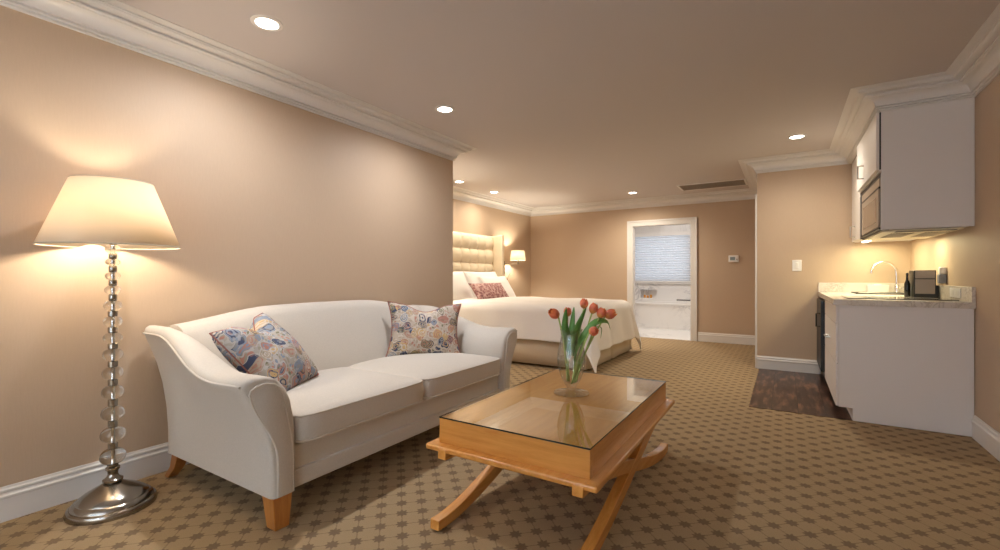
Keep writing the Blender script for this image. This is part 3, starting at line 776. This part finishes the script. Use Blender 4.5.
# ------------------------------------------------------------------ bed
BX0, BXF, BY0, BY1, BZ = -4.36, -1.94, 4.98, 6.72, .712
def bed():
    b = thing('bed', 'large bed with tufted cream headboard and cream skirt in the alcove', 'bed', (-3.1, 5.85, 0))
    ox, oy = -3.1, 5.85
    box('mattress', (BX0-ox, BY0+.02-oy, .36), (BXF-.02-ox, BY1-.02-oy, BZ-.012), M['linen'], b, bevel=.06)
    box('box_base', (BX0-ox, BY0+.03-oy, .06), (BXF-.03-ox, BY1-.03-oy, .36), M['skirt'], b)
    # skirt: near side, foot, far side with box pleats
    def skirt_run(p, q, pleats):
        p, q = Vector(p), Vector(q); d = (q-p); L = d.length; d.normalize(); nn = Vector((d.y, -d.x)); pts = []
        n = int(L/.02)
        for i in range(n+1):
            s_ = L*i/n; off = .004*sin(s_*9)
            for c in pleats:
                u = (s_-c)/.045
                if abs(u) < 1: off -= .03*(1-abs(u))
            pts.append((p+d*s_, nn*off, nn))
        secs = []
        for z, fl in ((.40, 0), (.2, .006), (.03, .014)):
            secs.append([((a+o*(1 if z < .35 else .5)+m_*fl).x-ox, (a+o+m_*fl).y-oy, z) for a, o, m_ in pts])
        return secs
    for nm, (p, q, pl) in enumerate((((BX0, BY0-.005), (BXF, BY0-.005), (.06, 1.21)), ((BXF+.005, BY0), (BXF+.005, BY1), (.02, .82, 1.66)), ((BXF, BY1+.005), (BX0, BY1+.005), (1.2,)))):
        MB().loft(skirt_run(p, q, pl), closed=False, cap=False).build('bed_skirt', M['skirt'], b, smooth=60, solid=.004)
    # headboard
    hx = -4.40
    y0, y1, zt = 4.70, 6.70, 1.80
    c = .233
    def fn(u, v):
        y = y0+(y1-y0)*u; z = .4+(zt-.4)*v
        a = abs(sin(pi*(y1-.0-y)/c)); d = abs(sin(pi*(zt-z)/c))
        bl = .055*(a**.5)*(d**.5)+.010*max(a, d)**.5-.02*math.exp(-((1-a)**2+0)*0)*math.exp(-(a*a+d*d)/.06)
        return (hx-ox+bl+.02, y-oy, z)
    g = MB().grid(fn, 150, 100).build('tufted_panel', M['head'], b, smooth=180)
    for i in range(9):
        for k in range(6):
            y = y1-c*i; z = zt-c*k
            if i and k and z > .9: MB().lathe([(0, .012), (.008, .010), (.012, .004), (.012, -.01)], 10, mx=Matrix.Translation((hx-ox+.022, y-oy, z)) @ Matrix.Rotation(pi/2, 4, 'Y')).build('tuft_button', M['head'], g, smooth=60)
    box('headboard_back', (XA+.012-ox, y0-oy, .05), (hx+.02-ox, y1-oy, zt+.01), M['head'], b, bevel=.012)
    for ya, yb in ((y1, y1+.075), (y0-.075, y0)):
        box('headboard_wing', (XA+.012-ox, ya-oy, .02), (-4.17-ox, yb-oy, zt+.02), M['head'], b, bevel=.014)
bed()
def duvet():
    drop = .415
    x0, nu, nv = -4.0, 70, 90
    U1 = (BXF+.01-x0)+drop+.07; 
    Yn, Yf = BY0-.005, BY1+.005
    R = .09
    def fall(d):
        # arc then straight
        if d < R*pi/2:
            a = d/R; return R*sin(a), R*(1-cos(a))
        return R, R+(d-R*pi/2)
    def fn(u, v):
        px_ = x0+U1*u; py = (Yn-drop+R*.4)+((Yf-Yn)+2*drop-R*.8)*v
        ex = px_-(BXF+.01-R); ey = 0; sy = 0
        if py < Yn+R: ey = Yn+R-py; sy = -1
        elif py > Yf-R: ey = py-(Yf-R); sy = 1
        exx = max(0, ex); d = math.hypot(exx, ey)
        X, Y, Z = px_, py, BZ+.035
        puff = .025*max(0, sin(pi*min(1, max(0, (py-Yn)/(Yf-Yn)))))**.6
        Z += puff*(1 if d == 0 else max(0, 1-d/.25))
        Z += .006*sin(px_*7+py*3)*sin(py*6)
        if d > 0:
            corner = 2*min(exx, ey)/(exx+ey+1e-6)
            o, dr = fall(d)
            ang = math.atan2(ey, exx)
            along = px_ if sy and exx == 0 else py
            wave = (.014*sin(along*13)+.010*sin(along*5+1))*min(1, dr/.35)
            flare = dr*(.16+.16*corner)
            oo = o+flare+wave
            X = (BXF+.01-R if exx > 0 else px_)+cos(ang)*oo*(1 if exx > 0 else 0)
            Y = (Yn+R if sy < 0 else Yf-R if sy > 0 else py)+(sy*sin(ang)*oo)
            Z = BZ+.035-dr*(1+.10*corner)
        return (X, Y, max(.02, Z))
    o = MB().grid(fn, nu, nv).build('duvet', M['linen'], None, smooth=180, solid=.018, subsurf=1)
    tag(o, 'white duvet draped over the bed with corners hanging at the foot', 'bedding')
duvet()
PB = 'white pillows at the head of the bed'
pillow('bed_pillow', 'large white pillow leaning on the headboard at the near side of the bed', 'pillow', M['linen'], M['linen'], (-4.12, 5.22, 0.959), .88, .50, .20, 2, 26, 0, PB, k=.05, nz=.08, seed=21, pipr=.004)
pillow('bed_pillow', 'large white pillow leaning on the headboard at the far side of the bed', 'pillow', M['linen'], M['linen'], (-4.12, 6.10, 0.959), .88, .50, .20, -2, 26, 0, PB, k=.05, nz=.08, seed=22, pipr=.004)
pillow('bed_pillow', 'white pillow tilted in front of the far large pillow behind the rose cushion', 'pillow', M['linen'], M['linen'], (-3.95, 6.22, 0.919), .74, .46, .16, -4, 34, 0, PB, k=.06, nz=.08, seed=23, pipr=.004)
pillow('accent_cushion', 'rose damask lumbar cushion resting against the white pillows', 'cushion', M['rose'], M['rosepip'], (-3.80, 5.76, 0.879), .80, .31, .14, -4, 38, 0, None, k=.06, nz=.06, seed=24)

# wall sconce
def sconce(y, label):
    sc = thing('wall_sconce', label, 'lamp', (XA, y, 1.27), group='wall sconces flanking the bed')
    box('backplate', (0, -.022, -.12), (.022, .022, .12), M['nickel'], sc, bevel=.004)
    MB().tube([(.02, 0, .07), (.07, 0, .07), (.10, .0, .07), (.22, .06, .07), (.27, .08, .07), (.27, .08, .12)], .007, 8).build('swing_arm', M['nickel'], sc, smooth=60)
    MB().tube([(.02, 0, -.11), (.05, .01, -.2), (.06, .05, -.23), (.05, .09, -.17), (.08, .12, -.1)], .004, 6).build('power_cord', M['nickel'], sc, smooth=180)
    MB().lathe([(.014, .06), (.014, .14), (.018, .145), (.018, .18)], 14, (.27, .08, 0)).build('socket', M['nickel'], sc, smooth=40)
    MB().lathe([(.145, .13), (.120, .315)], 40, (.27, .08, 0), cap=False).build('lamp_shade', M['sconceshade'], sc, smooth=60, solid=.003)
    MB().lathe([(.01, .18), (.022, .205), (.024, .22), (.016, .245), (0, .25)], 14, (.27, .08, 0)).build('bulb', M['sconcebulb'], sc, smooth=180)
sconce(7.27, 'chrome swing-arm wall sconce with small white shade on the far side of the headboard')
sconce(4.33, 'unseen chrome swing-arm wall sconce with small white shade, added on the near side to light the alcove')  # out of view behind the partition, added for its glow in the alcove

# ------------------------------------------------------------------ downlights
for x, y, lb in ((-2.396, 1.417, 'recessed ceiling downlight above the near end of the sofa'), (-2.386, 2.935, 'recessed ceiling downlight above the far end of the sofa'),
                 (.10, 5.377, 'recessed ceiling downlight before the kitchenette'), (-4.05, 5.312, 'recessed ceiling downlight over the bed nearest the wall corner'),
                 (-4.07, 6.284, 'recessed ceiling downlight over the headboard farther along'), (-2.15, 7.566, 'recessed ceiling downlight in front of the bathroom doorway')):
    d = thing('downlight', lb, 'ceiling light', (x, y, CEIL), group='recessed ceiling downlights')
    MB().lathe([(.058, -.001), (.058, -.006), (.072, -.008), (.080, -.004), (.080, 0), (.058, -.001)], 40, cap=False).build('trim_ring', M['trim'], d, smooth=60)
    MB().lathe([(0, -.004), (.057, -.004), (.057, -.001), (0, -.001)], 40, cap=False).build('lens', M['downlens'], d, smooth=40)
    lamp('downlight_beam', 'SPOT', (0, 0, -.012), E_DOWN*(.8 if x < -4 else 1.6 if y > 7 else 1), NEUT if y < 5 else (1, .89, .72), d, spot_size=math.radians(168), spot_blend=1.0, shadow_soft_size=.05)

# air vent
v = thing('air_vent', 'long grey ceiling air vent near the back wall', 'vent', (-.94, 7.55, CEIL))
mb = MB(); a, b_ = .44, .22
mb.box((-a-.03, -b_-.03, -.012), (a+.03, -b_, 0)).box((-a-.03, b_, -.012), (a+.03, b_+.03, 0)).box((-a-.03, -b_, -.012), (-a, b_, 0)).box((a, -b_, -.012), (a+.03, b_, 0)); mb.build('frame', M['trim'], v, bevel=.003)
box('backing', (-a, -b_, -.0015), (a, b_, -.0005), M['grill'], v)
mb = MB()
for k in range(22):
    y = -b_+2*b_*(k+.5)/22; mb.box((-a, -.0085, -.001), (a, .0085, .001), Matrix.Translation((0, y, -.006)) @ Matrix.Rotation(.5, 4, 'X'))
mb.build('louvres', M['grill'], v)

# thermostat, switch
th = thing('thermostat', 'small grey thermostat with display on the back wall right of the doorway', 'thermostat', (-.715, YB, 1.395))
box('body', (-.075, -.028, -.055), (.075, 0, .055), M['outlet'], th, bevel=.008)
box('display', (-.05, -.0295, -.025), (.025, -.0275, .03), M['lcd'], th)
box('button', (.038, -.031, -.02), (.058, -.028, .0), M['grill'], th, bevel=.002)
sw = thing('light_switch', 'white rocker light switch on the wall left of the kitchenette', 'switch', (.117, YE, 1.235))
box('plate', (-.046, -.007, -.064), (.046, 0, .064), M['outlet'], sw, bevel=.003)
box('rocker', (-.018, -.012, -.034), (.018, -.006, .034), M['paper'], sw, bevel=.003)

# ------------------------------------------------------------------ kitchenette
KY0, KY1 = 4.39, YE
CT = .935
bc = thing('base_cabinet', 'white kitchenette base cabinet with drawers and a plain end panel', 'cabinet', (.73, 5.0, 0))
ox, oy = .73, 5.0
KYM = 5.52
mb = MB()
sp = [(.354, .10), (.354, CT-.045), (1.106, CT-.045), (1.106, .004), (.44, .004), (.44, .10)]
mb.loft([[(x-ox, y-oy, z) for x, z in sp] for y in (KY0, KY0+.02)]); mb.build('end_panel', M['cab'], bc, bevel=.0015)
box('carcass', (.365-ox, KY0+.021-oy, .105), (1.10-ox, KYM-oy, CT-.045), M['cab'], bc)
box('toe_kick', (.44-ox, KY0+.021-oy, .004), (.46-ox, KYM-oy, .105), M['cab'], bc)
for z0, z1 in ((.745, .885), (.435, .74), (.105, .43)):
    dr = box('drawer', (.335-ox, KY0+.002-oy, z0), (.353-ox, KYM-.005-oy, z1), M['cab'], bc, bevel=.002)
    zc = z1-.16; ym = 5.0
    if z0 == .435: MB().tube([(.335-ox, ym-.08-oy, zc), (.305-ox, ym-.08-oy, zc), (.305-ox, ym+.08-oy, zc), (.335-ox, ym+.08-oy, zc)], .006, 8).build('handle', M['steel'], dr, smooth=40)
fr = thing('mini_fridge', 'black undercounter mini fridge at the far end of the kitchenette', 'fridge', (.7, 5.9, .004))
ox, oy = .7, 5.9
box('body', (.36-ox, KYM+.01-oy, .02), (1.05-ox, 6.24-oy, .855), M['black'], fr, bevel=.004)
dr = box('door', (.302-ox, KYM+.02-oy, .155), (.358-ox, 6.20-oy, .862), M['black'], fr, bevel=.004)
MB().tube([(.302-ox, 5.60-oy, .60), (.268-ox, 5.60-oy, .60), (.268-ox, 5.60-oy, .73), (.302-ox, 5.60-oy, .73)], .007, 8).build('handle', M['black'], dr, smooth=40)
for x in (.42, 1.0):
    for y in (5.58, 6.18): MB().lathe([(.018, 0), (.018, .021)], 12, (x-ox, y-oy, 0)).build('foot', M['black'], fr)
ct = thing('countertop', 'pale veined stone countertop with upstand on the kitchenette', 'countertop', (.7, 5.3, CT))
ox, oy = .7, 5.3
# slab with sink cut-out
SX0, SX1, SY0, SY1 = .62, 1.0, 5.78, 6.14
mb = MB()
zb, zt_ = -.045, 0
mb.box((.32-ox, KY0-.02-oy, zb), (1.109-ox, SY0-oy, zt_)).box((.32-ox, SY1-oy, zb), (1.109-ox, YE-.001-oy, zt_)).box((.32-ox, SY0-oy, zb), (SX0-ox, SY1-oy, zt_)).box((SX1-ox, SY0-oy, zb), (1.109-ox, SY1-oy, zt_))
mb.build('slab', M['counter'], ct)
box('upstand', (.32-ox, YE-.021-oy, .0005), (1.088-ox, YE-.001-oy, .105), M['counter'], ct, bevel=.002)
box('upstand', (1.089-ox, KY0-.02-oy, .0005), (1.109-ox, YE-.022-oy, .105), M['counter'], ct, bevel=.002)
sk = thing('sink', 'small dark rimmed sink set into the far end of the counter', 'sink', (.81, 5.96, CT))
mb = MB(); a, b_ = .205, .195; i_, j_ = .175, .165
mb.box((-a, -b_, .0005), (a, -j_, .012)).box((-a, j_, .0005), (a, b_, .012)).box((-a, -j_, .0005), (-i_, j_, .012)).box((i_, -j_, .0005), (a, j_, .012)); mb.build('rim', M['black'], sk, bevel=.003)
mb = MB(); mb.loft([[(-i_, -j_, .006), (i_, -j_, .006), (i_, j_, .006), (-i_, j_, .006)], [(-i_+.02, -j_+.02, -.07), (i_-.02, -j_+.02, -.07), (i_-.02, j_-.02, -.07), (-i_+.02, j_-.02, -.07)]], cap=False)
mb.add([(-i_+.02, -j_+.02, -.07), (i_-.02, -j_+.02, -.07), (i_-.02, j_-.02, -.07), (-i_+.02, j_-.02, -.07)], [(0, 1, 2, 3)]); mb.build('bowl', M['steel'], sk)
fa = thing('kitchen_faucet', 'chrome gooseneck faucet arching over the kitchenette sink', 'faucet', (.985, 6.19, CT+.0005))
MB().lathe([(.028, 0), (.028, .008), (.02, .014), (.02, .075), (.014, .085)], 20).build('base', M['chrome'], fa, smooth=40)
arc = [(0, 0, .08), (-.002, 0, .18)]
for k in range(13):
    a = pi*k/12*.94; arc.append((-.004-.105*(1-cos(a)), -.06*(1-cos(a))*.5, .22+.105*sin(a)))
arc.append((arc[-1][0]-.004, arc[-1][1], arc[-1][2]-.035))
MB().tube(arc, .011, 12).build('spout', M['chrome'], fa, smooth=60)
MB().tube([(.018, 0, .05), (.04, -.01, .055), (.075, -.03, .085)], [.009, .008, .005], 10).build('lever', M['chrome'], fa, smooth=60)
tb = thing('tissue_box', 'white flat box standing behind the kitchenette sink', 'box', (.835, 6.215, CT+.0005))
box('carton', (-.088, -.03, 0), (.088, .028, .085), M['paper'], tb, bevel=.003)
box('tissue', (-.03, -.012, .085), (.03, .008, .093), M['outlet'], tb, bevel=.002)
ck = thing('cooktop', 'flat black glass cooktop set on the near end of the counter', 'cooktop', (.755, 4.83, CT+.0005))
box('glass_plate', (-.335, -.28, 0), (.315, .19, .006), M['blackglass'], ck, bevel=.002)
for x, y, r in ((-.14, -.06, .085), (.15, -.05, .10)):
    MB().tube([(x+r*cos(2*pi*k/32), y+r*sin(2*pi*k/32), .006) for k in range(33)], .0015, 5, cap=False).build('burner_ring', M['grill'], ck)
cm = thing('coffee_maker', 'black framed coffee machine with grey front panels on the counter', 'coffee maker', (.995, 5.20, CT+.001))
box('body', (-.068, -.07, 0), (.072, .11, .228), M['black'], cm, bevel=.004)
pan = mat('grey_panel', lin((150, 138, 132)), .35)
box('upper_panel', (-.06, -.0745, .160), (.064, -.069, .221), pan, cm, bevel=.001)
box('lower_panel', (-.06, -.0745, .03), (.064, -.069, .152), pan, cm, bevel=.001)
box('side_tank', (.073, -.05, .0), (.092, .08, .10), M['black'], cm, bevel=.003)
bt = thing('dark_bottle', 'slim dark bottle standing just left of the coffee machine', 'bottle', (.903, 5.24, CT+.001))
MB().lathe([(.019, 0), (.021, .004), (.021, .11), (.010, .145), (.008, .185)], 18).build('body', M['blackglass'], bt, smooth=50)
MB().lathe([(.0095, .185), (.0095, .205), (.006, .207)], 12).build('cap', M['black'], bt, smooth=40)
ds = thing('soap_dispenser', 'white topped grey soap dispenser mounted on the right kitchenette wall', 'dispenser', (XR, 5.05, 1.115))
box('holder', (-.05, -.028, -.06), (0, .028, .015), mat('steel_grey_plastic', lin((126, 130, 138)), .3), ds, bevel=.008)
box('cap', (-.045, -.024, .015), (0, .024, .075), M['outlet'], ds, bevel=.01)
ou = thing('wall_outlet', 'white outlet plate on the counter upstand right of the coffee machine', 'outlet', (1.089, 4.72, CT+.055))
box('plate', (-.006, -.125, -.036), (0, .125, .036), M['outlet'], ou, bevel=.002)
for y in (-.06, .06): box('socket', (-.0075, y-.03, -.02), (-.005, y+.03, .02), M['paper'], ou, bevel=.001)

# upper cabinet with microwave
uc = thing('upper_cabinet', 'white upper cabinet with plain end panel above the counter and microwave', 'cabinet', (.85, 4.9, 1.46))
ox, oy, oz = .85, 4.9, 1.46
UZ0, UZ1 = 1.462, 2.352
box('door_gap_shade', (.6005-ox, KY0+.004-oy, 1.917-oz), (.6085-ox, KY0+.0205-oy, 2.343-oz), M['black'], uc)  # black strip standing in for the shade in the gap between door and panel
box('end_panel', (.609-ox, KY0-oy, UZ0-oz), (XR-.002-ox, KY0+.02-oy, UZ1-oz), M['cab'], uc, bevel=.001)
box('carcass', (.602-ox, KY0+.021-oy, 1.90-oz), (XR-.002-ox, 5.47-oy, UZ1-oz), M['cab'], uc)
box('divider', (.602-ox, 5.45-oy, UZ0-oz), (XR-.002-ox, 5.47-oy, 1.90-oz), M['cab'], uc)
d = box('door', (.58-ox, KY0+.006-oy, 1.915-oz), (.60-ox, 5.462-oy, 2.345-oz), M['cab'], uc, bevel=.002)
def pull(parent, x, y, z0, z1, m=M['steel']):
    MB().tube([(x, y, z0), (x-.04, y, z0), (x-.04, y, z1), (x, y, z1)], .007, 8).build('handle', m, parent, smooth=40)
pull(d, .58-ox, 5.03-oy, 1.965-oz, 2.075-oz)
fc = thing('tall_wall_cabinet', 'narrow white wall cabinet between microwave and entry wall', 'cabinet', (.87, 5.87, 1.46))
ox, oy = .87, 5.87
box('carcass', (.642-ox, 5.475-oy, .02), (XR-.002-ox, YE-.003-oy, UZ1-oz), M['cab'], fc)
d = box('door', (.62-ox, 5.48-oy, .025), (.64-ox, YE-.03-oy, UZ1-oz-.008), M['cab'], fc, bevel=.002)
pull(d, .62-ox, 5.98-oy, .06, .17)
box('light_strip', (.70-ox, 5.55-oy, .012), (.74-ox, 6.2-oy, .0195), emis('lit_strip', (1, .9, .6), 6), fc)
mw = thing('microwave', 'grey built-in microwave with bottom vent under the upper cabinet', 'microwave', (.85, 4.93, 1.46))
ox, oy = .85, 4.93
ybm = (4.413, 5.447)
box('body', (.66-ox, ybm[0]-oy, .006), (1.10-ox, ybm[1]-oy, .43), M['steel'], mw)
box('surround', (.615-ox, ybm[0]-oy, .0), (.659-ox, ybm[1]-oy, .432), M['black'], mw)
beige = mat('microwave_face', lin((168, 154, 140)), .35, .3)
slate = mat('slate_frame', lin((92, 96, 106)), .3, .4)
box('frame_stile', (.600-ox, ybm[1]-.075-oy, .0), (.6145-ox, ybm[1]-oy, .40), slate, mw, bevel=.002)
box('top_gap', (.6075-ox, ybm[0]+.005-oy, .402), (.6145-ox, ybm[1]-oy, .432), M['black'], mw)
box('seam', (.6005-ox, ybm[0]+.02-oy, .322), (.6145-ox, ybm[1]-.08-oy, .334), M['black'], mw)
box('seam', (.6005-ox, ybm[0]+.02-oy, .008), (.6145-ox, ybm[1]-.08-oy, .022), M['black'], mw)
box('vent_band', (.605-ox, ybm[0]+.02-oy, .335), (.6145-ox, ybm[1]-.07-oy, .40), beige, mw, bevel=.003)
dd = box('door', (.603-ox, ybm[0]+.05-oy, .03), (.6145-ox, ybm[1]-.09-oy, .325), beige, mw, bevel=.003)
box('door_window', (.6015-ox, ybm[0]+.16-oy, .075), (.603-ox, ybm[1]-.2-oy, .27), mat('tinted_window', lin((142, 124, 108)), .2, .3), dd, bevel=.001)
box('underside', (.62-ox, ybm[0]-oy, -.012), (1.06-ox, ybm[1]-oy, -.0005), mat('cream_underside', lin((220, 212, 190)), .4), mw, bevel=.003)
mb = MB()
for x0 in (.70, .90):
    for k in range(9): mb.box((x0+.016*k-ox, 4.62-oy, -.0155), (x0+.016*k+.008-ox, 5.1-oy, -.0122))
mb.build('grease_filter', M['grill'], mw)
box('vent_slot', (.70-ox, ybm[0]+.01-oy, -.016), (1.03-ox, ybm[0]+.07-oy, -.0125), M['black'], mw)
# light under the cabinets
lamp('undercabinet_light', 'AREA', (.80, 5.85, 1.462), 5.5, (1, .88, .52), shape='RECTANGLE', size=.3, size_y=.6)
lamp('hood_light', 'AREA', (.85, 5.2, 1.438), 4, (1, .88, .52), shape='RECTANGLE', size=.35, size_y=.25)
